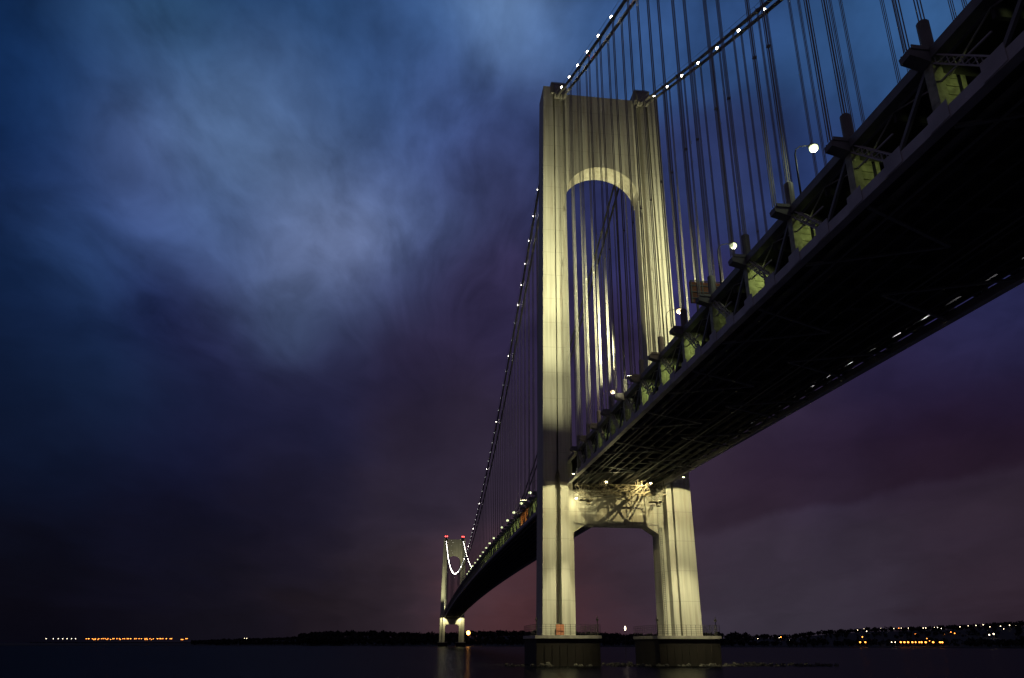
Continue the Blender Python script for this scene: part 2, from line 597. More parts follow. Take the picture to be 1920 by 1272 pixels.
def saddle_mb(s):
    m = MB()
    m.box(-0.9, 10.6, 13.4 * s if s > 0 else -19.6, 19.6 if s > 0 else -13.4, 206.2, 210.9)
    for y in (YI, YO):
        m.prism([(-3.2, 203.4), (-0.9, 203.2), (-0.9, 209.8), (-2.2, 207.6)], 'y', y * s - 0.95, y * s + 0.95)
        m.box(1, 9, y * s - 0.7, y * s + 0.7, 210.9, 211.7)
    for (x, y) in ((0.2, 14), (0.2, 19), (9.8, 14), (9.8, 19)):
        m.bar((x, y * s, 210.9), (x, y * s, 212.2), 0.12)
    m.bar((0.2, 14 * s, 212.1), (0.2, 19 * s, 212.1), 0.1)
    return m


tower = portal_mb().build('tower', TOWER, bridge)
tower['label'] = 'huge near tower with arched portal, lit yellow from below'
for s in (1, -1):
    leg_mesh(s).build('leg', TOWER, tower)
    saddle_mb(s).build('saddle_housing', STEEL, tower)
strut_mb().build('strut', TOWER, tower)
lad = MB()
for y in (-13.55, -12.9):
    lad.bar((3.1, y * 1.09, 8.5), (3.1, y * 1.09, 41), 0.14)
for k in range(54):
    lad.bar((3.1, -14.77, 9 + k * 0.6), (3.1, -14.06, 9 + k * 0.6), 0.1)
lad.build('ladder', STEEL, tower)
far = copy_tree(tower, bridge, (SPAN, 0, 0))
far['label'] = 'far tower, small and dim beneath two red beacons'

# ------------------------------------------------------------------ main cables
for s in (1, -1):
    for y in (YO, YI):
        m = MB()
        xs = [-300 + 6 * i for i in range(51)] + [TX - 5 + 2] + [TX + 4] + [14 + 14 * i for i in range(93)] + [TX + SPAN + 60, TX + SPAN + 150]
        xs = sorted(set(x for x in xs if x < TX + SPAN - 4 or x > TX + SPAN + 4) | {TX + SPAN})
        m.tube([(x, y * s, zc(x)) for x in xs], 0.46, 8)
        c = m.build('main_cable', CABLEM, bridge)
        r = MB()          # hand ropes above the cable
        for dy in (-0.75, 0.75):
            r.tube([(x, y * s + dy, zc(x) + 1.25) for x in xs if x < 700], 0.05, 4)
        for x in XS_SIDE + XS_MAIN[:40]:
            for dy in (-0.75, 0.75):
                r.bar((x, y * s, zc(x)), (x, y * s + dy, zc(x) + 1.25), 0.07)
        r.build('hand_rope', CABLEM, c)

# ------------------------------------------------------------------ suspenders
sus = []
for s in (1, -1):
    for y, dz_, kind in ((YO, 8.3, 0), (YI, 11.9, 1)):
        for x in XS_SIDE + XS_MAIN:
            zb = zl(x) + dz_
            if zc(x) - zb < 1.5:
                continue
            d = (Vector((x, y * s, 100)) - CAM).length
            vis = 1.0
            if s < 0 and x > 300: vis = 3.0
            sus.append((d * vis, x, y * s, zb, zc(x)))
sus.sort()
rest = MB()
for i, (d, x, y, zb, zt) in enumerate(sus):
    near = i < 100
    m = MB() if near else rest
    if near:
        for ex in (-0.18, 0.18):
            for ey in (-0.17, 0.17):
                m.tube([(x + ex, y + ey, zb), (x + ex, y + ey, zt)], 0.062, 5)
        zz = zb + (zt - zb) * 0.36
        m.box(x - 0.25, x + 0.25, y - 0.24, y + 0.24, zz, zz + 0.22)   # spreader clamp
        m.tube([(x - 0.55, y, zc(x - 0.55)), (x + 0.55, y, zc(x + 0.55))], 0.6, 8)
        o = m.build('suspender', ROPE, bridge)
    else:
        for ex in (-0.18, 0.18):
            m.tube([(x + ex, y, zb), (x + ex, y, zt)], 0.085, 4)
o = rest.build('far_suspender_ropes', ROPE, bridge)
o['kind'] = 'stuff'

# ------------------------------------------------------------------ stiffening truss and decks
xs_all = [-300 + 6 * i for i in range(50)] + [0] + [0 + 12 * i for i in range(1, 109)] + [SPAN + 10, SPAN + 60, SPAN + 180]


def sweep(m, y0, y1, dz0, dz1, xs=xs_all, mi=0):
    vs, fs = [], []
    for x in xs:
        z = zl(x)
        vs += [(x, y0, z + dz0), (x, y1, z + dz0), (x, y1, z + dz1), (x, y0, z + dz1)]
    for i in range(len(xs) - 1):
        a, b = 4 * i, 4 * i + 4
        for k in range(4):
            k2 = (k + 1) % 4
            fs.append((a + k, a + k2, b + k2, b + k))
    fs += [(3, 2, 1, 0), tuple(4 * (len(xs) - 1) + k for k in range(4))]
    m.add(vs, fs, mi)


for s in (1, -1):
    ya, yb = (14.7, 15.8) if s > 0 else (-15.8, -14.7)
    m = MB(); sweep(m, ya, yb, 0.0, 1.25)
    # gusset plates at the lower nodes
    for x in XS_SIDE:
        for xx in (x, x - PANEL / 2):
            yy = 15.8 * s
            m.box(xx - 1.3, xx + 1.3, min(yy, yy + 0.06 * s), max(yy, yy + 0.06 * s), zl(xx) + 0.1, zl(xx) + 1.9)
    m.build('bottom_chord', CHORD, bridge)
    m = MB(); sweep(m, ya, yb, 7.1, 8.2)
    m.build('top_chord', STEEL, bridge)
m = MB(); sweep(m, -14.1, 13.6, 2.2, 2.5)
m.build('lower_roadway', SLABM, bridge)
m = MB(); sweep(m, -14.62, -14.5, 2.1, 3.4)  # added plate that catches lower-deck light, seen as bright dashes from below
m.build('light_catch_plate', CAPM, bridge)
m = MB(); sweep(m, -13.9, 13.9, 7.55, 7.85)
for s in (-1, 1):
    sweep(m, 13.6 * s if s > 0 else -13.9, 13.9 if s > 0 else -13.6, 7.85, 8.7)
m.build('upper_roadway', SLABM, bridge)
m = MB()
for y in (-12.4, -9.8, -7.2, -4.6, -2.0, 2.0, 4.6, 7.2, 9.8, 12.4):
    sweep(m, y - 0.05, y + 0.05, 0.25, 0.95)
    sweep(m, y - 0.2, y + 0.2, 0.17, 0.25)
m.build('stringer', DARK, bridge)['label'] = 'rows of long steel stringers under the lower roadway'
m = MB()
for y0, y1 in ((13.75, 13.85), (-13.85, -13.75)):
    for dz_ in (9.1, 9.6):
        sweep(m, y0, y1, dz_, dz_ + 0.09)
for x in XS_SIDE:
    for j in range(4):
        xx = x - j * PANEL / 4
        for y in (-13.8, 13.8):
            m.box(xx - 0.06, xx + 0.06, y - 0.06, y + 0.06, zl(xx) + 8.6, zl(xx) + 9.75)
m.build('guard_rail', RAIL, bridge)


def floor_beam(x, m):
    z = zl(x)
    m.box(x - 0.25, x + 0.25, -14.6, 14.6, z + 1.0, z + 2.15)
    m.box(x - 0.45, x + 0.45, -14.6, 14.6, z + 0.96, z + 1.0)
    m.box(x - 0.2, x + 0.2, -14.6, 14.6, z + 5.9, z + 7.5)


def post(x, s, m, detail=True):
    """vertical of the truss with its deep cross frame plates"""
    z = zl(x)
    y1, y0 = 15.75 * s, 14.75 * s
    m.box(x - 0.55, x + 0.55, min(y0, y1), max(y0, y1), z + 1.27, z + 7.08)
    ya, yb = sorted((14.6 * s, 13.25 * s))
    m.box(x - 0.28, x + 0.22, ya, yb, z + 2.52, z + 5.88)
    if detail:
        ya, yb = sorted((12.85 * s, 12.35 * s))
        m.box(x - 0.28, x + 0.22, ya, yb, z + 2.52, z + 5.88)
        for zz in (3.4, 4.4, 5.3):
            ya, yb = sorted((14.5 * s, 13.3 * s))
            m.box(x - 0.36, x - 0.28, ya, yb, z + zz, z + zz + 0.12)


def laced(m, a, b, w, h):
    """laced strut: four corner angles with zigzag lacing"""
    a, b = Vector(a), Vector(b)
    d = (b - a)
    n = max(4, int(d.length / 0.9))
    dn = d.normalized()
    s = Vector((0, 1, 0))
    u = dn.cross(s).normalized()
    for i in (-1, 1):
        for j in (-1, 1):
            off = s * (i * w / 2) + u * (j * h / 2)
            m.bar(a + off, b + off, 0.14)
    for k in range(n):
        p, q = a + d * (k / n), a + d * ((k + 1) / n)
        sg = 1 if k % 2 else -1
        for i in (-1, 1):
            m.bar(p + s * (i * w / 2) + u * (sg * h / 2), q + s * (i * w / 2) - u * (sg * h / 2), 0.09)
        for j in (-1, 1):
            m.bar(p + s * (sg * w / 2) + u * (j * h / 2), q - s * (sg * w / 2) + u * (j * h / 2), 0.09)


def bracket(x, s, m):
    """outrigger that carries the outer suspender"""
    z = zl(x)
    y0, y1 = 15.82 * s, 18.35 * s
    m.prism([(15.82 * s, z + 6.6), (16.9 * s, z + 6.95), (17.85 * s, z + 7.2), (17.95 * s, z + 7.8), (17.5 * s, z + 8.2), (15.82 * s, z + 8.2)], 'x', x - 0.7, x + 0.7)
    for e in (-0.8, 0.7):
        m.box(x + e, x + e + 0.1, min(17.6 * s, 15.85 * s), max(17.6 * s, 15.85 * s), z + 7.9, z + 8.35)


near_side = XS_SIDE
# floor beams
rest = MB()
for i, x in enumerate([v for k in XS_SIDE for v in (k, k - PANEL / 2)] + XS_MAIN):
    if i < 40 or (40 <= i < 60):
        mm = MB(); floor_beam(x, mm); mm.build('floor_beam', DARK, bridge)
    else:
        floor_beam(x, rest)
rest.build('far_floor_beams', DARK, bridge)['kind'] = 'stuff'
# posts, diagonals, brackets
rest = MB()
for s in (1, -1):
    for i, x in enumerate(XS_SIDE + XS_MAIN):
        side = i < len(XS_SIDE)
        nearest = (s > 0 and (side or i < len(XS_SIDE) + 45))
        if nearest:
            mm = MB(); post(x, s, mm); mm.build('post', POSTM, bridge)
            mm = MB(); bracket(x, s, mm); mm.build('outrigger', STEEL, bridge)
            if side:
                mm = MB()
                mm.tube([(x, YI, zl(x) + 8.2), (x, YI, zl(x) + 11.9), (x, YI, zl(x) + 12.1)], [0.58, 0.58, 0.4], 12)
                mm.build('rope_sleeve', STEEL, bridge)
        else:
            post(x, s, rest, False); bracket(x, s, rest)
        h = PANEL / 2 if side else 6.72
        if side:
            p_top, p_bot, p_next = (x - 0.5, 15.25 * s, zl(x) + 7.2), (x - h, 15.25 * s, zl(x - h) + 1.2), (x - 2 * h + 0.5, 15.25 * s, zl(x - 2 * h) + 7.15)
        else:
            p_top, p_bot, p_next = (x + 0.5, 15.25 * s, zl(x) + 7.2), (x + h, 15.25 * s, zl(x + h) + 1.2), (x + 2 * h - 0.5, 15.25 * s, zl(x + 2 * h) + 7.15)
        if nearest and side:
            mm = MB(); laced(mm, p_top, p_bot, 0.6, 0.75); mm.build('laced_diagonal', CHORD, bridge)
            mm = MB(); mm.bar(p_bot, p_next, 0.34, 0.42); mm.build('diagonal', STEEL, bridge)
            if s > 0:
                z0, z1 = zl(x), zl(x - PANEL)
                mm = MB()
                mm.bar((x - 0.4, 13.9, z0 + 5.6), (x - PANEL / 2, 14.6, z0 + 6.9), 0.13)
                mm.bar((x - PANEL / 2, 14.6, z0 + 6.9), (x - PANEL + 0.4, 13.9, z1 + 5.6), 0.13)
                mm.bar((x - PANEL / 2, 15.2, z0 + 4.2), (x - 0.3, 15.2, z0 + 4.6), 0.16)
                mm.tube([(x, 13.4, z0 + 3.4), (x - PANEL, 13.4, z1 + 3.4)], 0.09, 5)
                mm.tube([(x, 13.4, z0 + 2.9), (x - PANEL, 13.4, z1 + 2.9)], 0.06, 5)
                mm.build('brace_rod', CHORD, bridge)
        else:
            rest.bar(p_top, p_bot, 0.5); rest.bar(p_bot, p_next, 0.4)
rest.build('far_truss_members', STEEL, bridge)['kind'] = 'stuff'
# lateral bracing under the deck and service pipes
m = MB()
for i, x in enumerate(XS_SIDE[:-1]):
    a, b = x, x - PANEL
    sg = 1 if i % 2 else -1
    m.bar((a, -14.4 * sg, zl(a) + 0.15), ((a + b) / 2, 0, zl((a + b) / 2) + 0.15), 0.4, 0.3)
    m.bar(((a + b) / 2, 0, zl((a + b) / 2) + 0.15), (b, -14.4 * sg, zl(b) + 0.15), 0.4, 0.3)
m.build('lateral_bracing', STEEL, bridge)
m = MB()
for y, r in ((11.2, 0.16), (-3.2, 0.12)):
    m.tube([(x, y, zl(x) + 0.05) for x in [-300 + 10 * i for i in range(31)]], r, 6)
m.build('service_pipe', STEEL, bridge)

# fluorescent fittings over the lower roadway
lum = None
for i, x in enumerate(XS_SIDE[:16] + XS_MAIN[:26]):
    for s in (1, -1):
        if i >= 16 and s < 0:
            continue
        xx = x - 5.2 if i < 16 else x - 6.0
        z = zl(xx) + 5.5
        if lum is None:
            mm = MB()
            mm.box(-0.45, 0.45, -0.2, 0.2, 0.1, 0.3, 0)
            mm.box(-0.4, 0.4, -0.1, 0.1, 0.03, 0.098, 1)
            lum = tag(mm.build('deck_luminaire', [STEEL, G_DECK], None, (xx, 10.2 * s, z)), 'greenish tube lamp under the ceiling of the lower roadway', 'lamp', 'tube lamps of the lower roadway')
        else:
            c = lum.copy(); COL.objects.link(c); c.location = (xx, 10.2 * s, z)
        f = float(RNG.choice([0.12, 0.35, 0.7, 1.5])) if i < 16 else float(RNG.choice([0.3, 0.8, 1.6]))
        col = (0.86, 1.0, 0.34) if s > 0 else (0.95, 0.95, 0.9)
        if s > 0 and i in (16 + 6, 16 + 7):
            col = (1.0, 0.30, 0.06); f = 3.0
        if s > 0:
            spot('deck_light', (xx, 12.6, z - 0.3), (x, 13.6, zl(x) + 3.9), (400 if i > 4 else (110 if i < 3 else 210)) * f, col, 84, 1.0, 0.25)
        else:
            for q_ in (0.5, -PANEL / 2 + 0.5):  # aimed at the added edge plate so it lights up in dashes
                spot('deck_light', (xx + q_, -12.2, z - 1.2), (xx + q_ + 1.0, -14.4, zl(x) + 2.6), 1500 * float(RNG.choice([0.1, 0.6, 1.2])), (0.9, 0.9, 1.0), float(RNG.uniform(50, 75)), 0.2, 0.12)


# ------------------------------------------------------------------ lamps on the cables
bulb = MB()
bulb.bar((0, 0, -1.0), (0, 0, -0.3), 0.1, mi=0)
bulb.ball((0, 0, 0), 0.42, mi=1)
bulb_me = bulb.mesh('cable_lamp', [CABLEM, G_CABLE])
G_DIM = glow('cable_lamp_glow_low', (0.92, 0.95, 0.9), 4)
bulb = MB(); bulb.bar((0, 0, -1.0), (0, 0, -0.25), 0.1, mi=0); bulb.ball((0, 0, 0), 0.36, mi=1)
dim_me = bulb.mesh('cable_lamp', [CABLEM, G_DIM])
LBL = {
    (1, 's'): ('white lamp on the left cable rising from the near tower', 'lamps up the left side-span cable'),
    (-1, 's'): ('white lamp on the right cable rising from the near tower', 'lamps up the right side-span cable'),
    (1, 'm'): ('white lamp in the long string on the left main-span cable', 'lamps along the left main-span cable'),
    (-1, 'm'): ('white lamp in the string on the right main-span cable towards the far tower', 'lamps along the right main-span cable'),
}
for s in (1, -1):
    for x in [-12 - 13.6 * k for k in range(9)]:
        o = bpy.data.objects.new('cable_lamp', bulb_me); COL.objects.link(o)
        o.location = (x, YO * s, zc(x) + 1.1)
        tag(o, LBL[(s, 's')][0], 'lamp', LBL[(s, 's')][1])
    for k, x in enumerate([18 + 13.9 * k for k in range(92)]):
        if s < 0 and x < 560:
            continue
        o = bpy.data.objects.new('cable_lamp', bulb_me if (x > 760 or x < 120 or k % 5 == 0) else dim_me); COL.objects.link(o)
        o.location = (x, YO * s, zc(x) + 1.1)
        tag(o, LBL[(s, 'm')][0], 'lamp', LBL[(s, 'm')][1])
# red beacons
rb = MB(); rb.tube([(0, 0, -0.9), (0, 0, -0.2)], 0.12, 6, 0); rb.ball((0, 0, 0), 0.36, 1)
red_me = rb.mesh('red_beacon', [CABLEM, G_RED])
for x, lab in ((-50.5, 'red marker light beside a white lamp, low on the left cable'), (-92.0, 'red marker light at the top edge, high on the left cable')):
    o = bpy.data.objects.new('red_beacon', red_me); COL.objects.link(o)
    o.location = (x, YO - 0.8, zc(x) + 1.0); tag(o, lab, 'beacon')
rb = MB(); rb.tube([(0, 0, -2.6), (0, 0, 0)], 0.2, 6, 0); rb.ball((0, 0, 0.4), 1.15, 1)
big_red = rb.mesh('red_beacon', [CABLEM, G_RED])
for s, lab in ((1, 'red aircraft beacon on the left leg of the far tower'), (-1, 'red aircraft beacon on the right leg of the far tower')):
    for y in (15.5, 19.0):
        o = bpy.data.objects.new('red_beacon', big_red); COL.objects.link(o)
        o.location = (SPAN + 2, y * s, 213.6)
        tag(o, lab, 'beacon', 'beacons on the left leg of the far tower' if s > 0 else 'beacons on the right leg of the far tower')


# ------------------------------------------------------------------ street lamps on the upper deck
def street_lamp(x, label, warm, size=1.0, proto={}):
    key = (warm, size)
    z = zl(x) + 7.9
    if key not in proto:
        t = empty('street_lamp')
        p = MB(); p.tube([(0, 14.3, 0), (0, 14.3, 6.4), (0, 14.1, 7.2)], [0.14, 0.1, 0.08], 8); p.build('pole', RAIL, t)
        a = MB(); a.tube([(0, 14.1, 7.2), (0, 13.5, 7.75), (0, 12.6, 7.95), (0, 11.9, 7.95)], 0.065, 6); a.build('arm', RAIL, t)
        h = MB(); h.box(-0.35, 0.35, 11.15, 12.2, 7.9, 8.12); h.build('lamp_head', STEEL, t)
        l = MB(); l.ball((0, 11.6, 7.66), 0.58 * size, 0, 10, 7, 0.85); l.build('lens', G_SODIUM if warm else G_STREET, t)
        proto[key] = t
        c = t
    else:
        c = copy_tree(proto[key])
    c.location = (x, 1.2, z)
    tag(c, label, 'street lamp', 'street lamps along the upper deck')
    return c


street_lamp(-151.0, 'greenish-white street lamp standing highest, nearest the big truss brackets', False)
street_lamp(-125.5, 'white street lamp just above the truss, right of the rust-red panel', False)
street_lamp(-99.5, 'warm orange-white street lamp in front of the right tower leg', True)
street_lamp(-47.0, 'small warm street lamp low inside the tower portal', True)
street_lamp(79.0, 'warm street lamp at the left edge of the near tower, on the main span', True, 1.2)
for k in range(16):
    x = 108 + 31 * k + (0 if k < 5 else 25)
    street_lamp(x, 'greenish street lamp in the receding row on the main span', False, 1.25)
point('street_light', (-151, 12.8, zl(-151) + 14.6), 350, (0.9, 1, 0.6))
point('street_light', (-125.5, 12.8, zl(-125) + 14.6), 350, (0.9, 1, 0.6))
point('street_light', (-99.5, 12.8, zl(-99) + 14.6), 600, (1, .75, .4))
point('street_light', (-47, 12.8, zl(-47) + 14.6), 700, (1, .75, .4))


# ------------------------------------------------------------------ floodlights
WARM = (1.0, 0.94, 0.50)
PALE = (1.0, 0.88, 0.43)


def flood_bank(loc, label, n=3, power=4e5, targets=(), cone=70, scale=1.0):
    t = tag(empty('floodlight_bank', loc), label, 'floodlight')
    m = MB()
    w = 0.8 * n
    m.bar((0, -w / 2, 0), (0, -w / 2, 2.2), 0.14); m.bar((0, w / 2, 0), (0, w / 2, 2.2), 0.14)
    m.bar((0, -w / 2, 2.2), (0, w / 2, 2.2), 0.14); m.bar((0, -w / 2, 0.9), (0, w / 2, 0.9), 0.1)
    m.bar((-0.9, -w / 2, 0), (0, -w / 2, 1.6), 0.1); m.bar((-0.9, w / 2, 0), (0, w / 2, 1.6), 0.1)
    m.build('stand', STEEL, t)
    for i in range(n):
        y = -w / 2 + 0.4 + i * 0.8
        h = MB()
        h.prism([(-0.35, 2.35), (0.1, 2.2), (0.45, 2.75), (0.1, 3.1), (-0.3, 2.9)], 'y', y - 0.33, y + 0.33)
        ho = h.build('lamp_housing', STEEL, t)
        g = MB()
        g.prism([(0.14, 2.26), (0.5, 2.78), (0.17, 3.12), (0.12, 3.12)], 'y', y - 0.28, y + 0.28)
        g.build('lens', G_FLOOD, ho)
    return t


flood_bank((-72.5, 14.9, zl(-72.5) + 8.2), 'bank of bright floodlights at the deck edge in front of the portal', 3)
flood_bank((-72.5, -14.9, zl(-72.5) + 8.2), 'floodlight bank on the far edge of the deck aimed at the right leg', 3)
flood_bank((104, 16.2, zl(104) + 8.2), 'brilliant white floodlight cluster on the main span left of the tower', 4)
zf = 65.0
for y, k in ((19.7, 1.12), (-19.6, 1.2)):
    for za, p, c in ((93, 1.7e5, 34), (112, 3.6e5, 30), (134, 5.6e5, 28), (155, 3.8e5, 24), (182, 0.6e5, 20)):
        spot('tower_flood', (-74.3, y, zf), (0, y * 0.97, za), p * k, WARM, c, 0.9, 0.3)
spot('arch_flood', (-6, 6, 63), (5.5, 2, 175), 2.0e5, PALE, 30, 0.5)
spot('arch_flood', (-6, -6, 63), (5.5, -2, 175), 2.0e5, PALE, 30, 0.5)
spot('tower_flood', (-60, 0, 63), (0, 0, 166), 0.42e5, WARM, 34, 1.0)
# beneath the deck
for s_, k in ((1, 1.2), (-1, 1.4)):
    spot('pier_flood', (-14.0, 17.0 * s_, 53.7), (0.0, 19.0 * s_, 39.3), 1.7e4 * k, PALE, 90, 0.1, 0.25)
    spot('pier_flood', (-20.0, 13.0 * s_, 52.0), (0.0, 19.5 * s_, 9.0), 0.95e5 * k, (1.0, 0.90, 0.48), 36, 1.0, 0.35)
    spot('pier_flood', (-20.0, 9.0 * s_, 52.0), (0.0, 19.5 * s_, 31), 2.0e4 * k, (1.0, 0.90, 0.48), 44, 1.0, 0.35)
point('pier_light', (0.2, 13.2, 49.0), 900, PALE, 0.3)
spot('strut_flood', (-8.6, -7.4, 52.9), (3.5, 1.5, 46.8), 0.8e4, (1.0, 0.8, 0.34), 120, 0.3, 0.05)
spot('soffit_flood', (-5.5, 2.0, 48.8), (-40, -1, 53.4), 0.22e4, PALE, 75, 0.8, 0.2)
point('traveller_light', (-6.6, 5.2, 53.4), 520, PALE, 0.15)
point('traveller_light', (-6.6, -9.0, 53.4), 300, PALE, 0.15)
# the far tower has the same lights
fx = SPAN
spot('tower_flood', (fx - 72, 18.5, zf), (fx, 20.0, 112), 3.5e5, WARM, 40, 0.9)
spot('tower_flood', (fx - 72, -17.5, zf), (fx, -17.5, 138), 1.5e5, WARM, 40, 0.9)
spot('tower_flood', (fx - 60, 0, 80), (fx, 0, 178), 2.2e5, WARM, 50, 0.9)
spot('pier_flood', (fx - 9.0, 12.5, 53.2), (fx, 18.5, 43.5), 3e4, PALE, 100, 0.4, 0.35)
spot('pier_flood', (fx - 9.0, -12.5, 53.2), (fx, -18.5, 43.5), 3e4, PALE, 100, 0.4, 0.35)

# ------------------------------------------------------------------ maintenance traveller under the deck at the tower
tr = tag(empty('maintenance_traveller', (-4.0, 0, 48.6)), 'lattice steel work platform hanging under the deck between the tower legs', 'work platform')
m = MB()
for x in (-1.4, 1.4):
    for z in (1.4, 4.0):
        m.bar((x, -14.4, z), (x, 14.4, z), 0.22)
    for k in range(18):
        y = -14.4 + 1.6 * k
        m.bar((x, y, 1.4 if k % 2 else 4.0), (x, y + 1.6, 4.0 if k % 2 else 1.4), 0.13)
        m.bar((x, y, 1.4), (x, y, 4.0), 0.1)
for k in range(10):
    y = -14.4 + 3.2 * k
    for z in (1.4, 4.0):
        m.bar((-1.4, y, z), (1.4, y, z), 0.14)
m.build('truss_frame', TRAV, tr)
for s in (1, -1):
    m = MB()
    ya, yb = 9.2 * s, 13.2 * s
    y0, y1 = min(ya, yb), max(ya, yb)
    m.box(-1.5, 1.5, y0, y1, -0.9, -0.75)
    for x in (-1.5, 1.5):
        for z in (-0.2, 0.35):
            m.bar((x, y0, z), (x, y1, z), 0.09)
        for k in range(5):
            y = y0 + (y1 - y0) * k / 4
            m.bar((x, y, -0.8), (x, y, 1.4 if k in (0, 4) else 0.35), 0.1)
        m.bar((x, y0, -0.8), (x, y1, 1.4), 0.09); m.bar((x, y1, -0.8), (x, y0, 1.4), 0.09)
    m.box(-0.9, 0.4, y0 + 0.8, y0 + 2.0, -2.2, -0.9)
    m.build('work_basket', TRAV, tr)
m = MB()
for y in (-13.5, -6.5, -5.2, 5.2, 6.5, 13.5):
    for x in (-1.2, 1.2):
        m.bar((x, y, 4.0), (x, y, 5.6), 0.16)
for yc_ in (5.2, -9.0):
    for k in range(5):
        y = yc_ - 1.8 + 0.9 * k
        m.bar((-2.4, y, 4.0), (-2.2, yc_ + (y - yc_) * 0.3, 5.4), 0.12)
        m.bar((-2.4, y, 5.3), (-2.4, yc_ - (y - yc_) * 0.6, 4.1), 0.1)
    m.tube([(-2.5, yc_ + 1.1 * math.cos(t * 0.7), 4.8 + 0.75 * math.sin(t * 0.7)) for t in range(10)], 0.09, 5)
m.build('hanger', TRAV, tr)
m = MB()  # bars added to throw wide diagonal shadows onto the strut
for q_, (ye, ze, w) in enumerate(((9.5, 2.2, 0.22), (5.5, 0.9, 0.42), (2.0, 0.1, 0.2), (-1.5, -0.6, 0.5), (-5.0, -0.8, 0.22))):
    m.bar((0.6, -4.4 - 0.8 * q_, 3.6), (0.6, ye, ze), w)
m.bar((0.6, 9.8, 0.9), (0.6, -6.0, -0.9), 0.2)
m.bar((-1.8, 3.8, 4.1), (-1.8, -2.2, 1.2), 0.2); m.bar((-1.8, -1.5, 1.2), (-1.8, -6.5, 4.2), 0.2)
m.bar((-2.0, 12.2, 4.0), (-2.0, 6.0, 1.4), 0.16); m.bar((-2.0, -12.2, 4.0), (-2.0, -7.0, 1.4), 0.16)
m.build('shadow_bars', TRAV, tr)
fl = MB(); fl.tube([(0, 0, 0), (0, 0, -0.35)], [0.2, 0.34], 8, 0); fl.ball((0, 0, -0.4), 0.3, 1, 8, 5, 0.6)
fl_me = fl.mesh('work_light', [STEEL, G_FLOOD])
for (x, y, z, lab) in ((0.6, 13.3, 49.6, 'glaring work light on the left leg beneath the deck'), (-6.5, -9.0, 53.6, 'work light on the traveller, right of its middle'), (-6.5, 5.2, 53.6, 'work light on the traveller, left of its middle')):
    o = bpy.data.objects.new('work_light', fl_me); COL.objects.link(o); o.location = (x, y, z); tag(o, lab, 'floodlight')

for s_, side in ((1, 'left'), (-1, 'right')):
    m = MB()
    m.bar((-14.2, 15.8 * s_, 54.3), (-14.2, 17.2 * s_, 54.3), 0.16, mi=0)
    m.prism([(-14.5, 53.95), (-13.9, 53.75), (-13.6, 54.2), (-14.4, 54.35)], 'y', 17.0 * s_ - 0.35, 17.0 * s_ + 0.35, 0)
    t = tag(m.build('floodlight', STEEL), 'small floodlight on the deck edge aimed down at the %s tower leg' % side, 'floodlight')
    m = MB(); m.prism([(-13.86, 53.74), (-13.58, 54.16), (-13.56, 54.14), (-13.84, 53.72)], 'y', 17.0 * s_ - 0.3, 17.0 * s_ + 0.3)
    m.build('lens', G_FLOOD, t)

# rust-red panel (back of an overhead sign) on the near edge of the deck
sg = tag(empty('sign_gantry', (-116, 14.5, zl(-116) + 7.9)), 'rust-red back of an overhead road sign behind the truss edge', 'road sign')
m = MB(); m.box(-0.15, 0.15, -4.6, 2.4, 1.6, 5.6); m.build('panel', SIGNB, sg)
m = MB()
for y in (-4.4, -2.1, 0.2, 2.2):
    m.bar((-0.25, y, 1.5), (-0.25, y, 5.75), 0.16)
for z in (2.4, 3.6, 4.8, 5.7):
    m.bar((-0.3, -4.6, z), (-0.3, 2.4, z), 0.14)
m.build('frame', STEEL, sg)
m = MB()
for y in (-4.0, 1.2):
    m.tube([(0.1, y, 0), (0.1, y, 1.6)], 0.22, 8)
m.build('leg', STEEL, sg)

# ------------------------------------------------------------------ piers
def pier(cx, s, lab, detail=True):
    t = tag(empty('bridge_pier', (cx, 18.0 * s, 0)), lab, 'pier', 'concrete tower piers')
    m = MB()
    c = 3.0
    def octo(hx, hy):
        return [(-hx + c, -hy), (hx - c, -hy), (hx, -hy + c), (hx, hy - c), (hx - c, hy), (-hx + c, hy), (-hx, hy - c), (-hx, -hy + c)]
    def rect(hx, hy):
        return [(-hx, -hy), (hx, -hy), (hx, hy), (-hx, hy)]
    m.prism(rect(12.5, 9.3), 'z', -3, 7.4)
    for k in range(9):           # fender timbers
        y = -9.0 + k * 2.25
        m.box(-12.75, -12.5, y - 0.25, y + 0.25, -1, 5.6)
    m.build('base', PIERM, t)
    m = MB(); m.prism(rect(12.9, 9.7), 'z', 7.4, 8.25); m.build('cap', CAPM, t)
    m = MB()
    for a, b in (((-12.6, -9.4), (-12.6, 9.4)), ((-12.6, 9.4), (12.6, 9.4)), ((-12.6, -9.4), (12.6, -9.4))):
        n = 13
        for k in range(n + 1):
            x, y = a[0] + (b[0] - a[0]) * k / n, a[1] + (b[1] - a[1]) * k / n
            m.bar((x, y, 8.25), (x, y, 11.3), 0.09)
        for z in (8.8, 9.4, 10.0, 10.6, 11.25):
            m.bar((*a, z), (*b, z), 0.06)
    m.build('railing', RAIL, t)
    if detail:
        for e in (1, -1):
            m = MB()
            m.tube([(-11, 9.0 * e, 8.25), (-11, 9.0 * e, 13.6)], 0.11, 6); m.box(-11.3, -10.7, 9.0 * e - 0.3, 9.0 * e + 0.3, 12.3, 12.9)
            m.build('mast', RAIL, t)
    return t


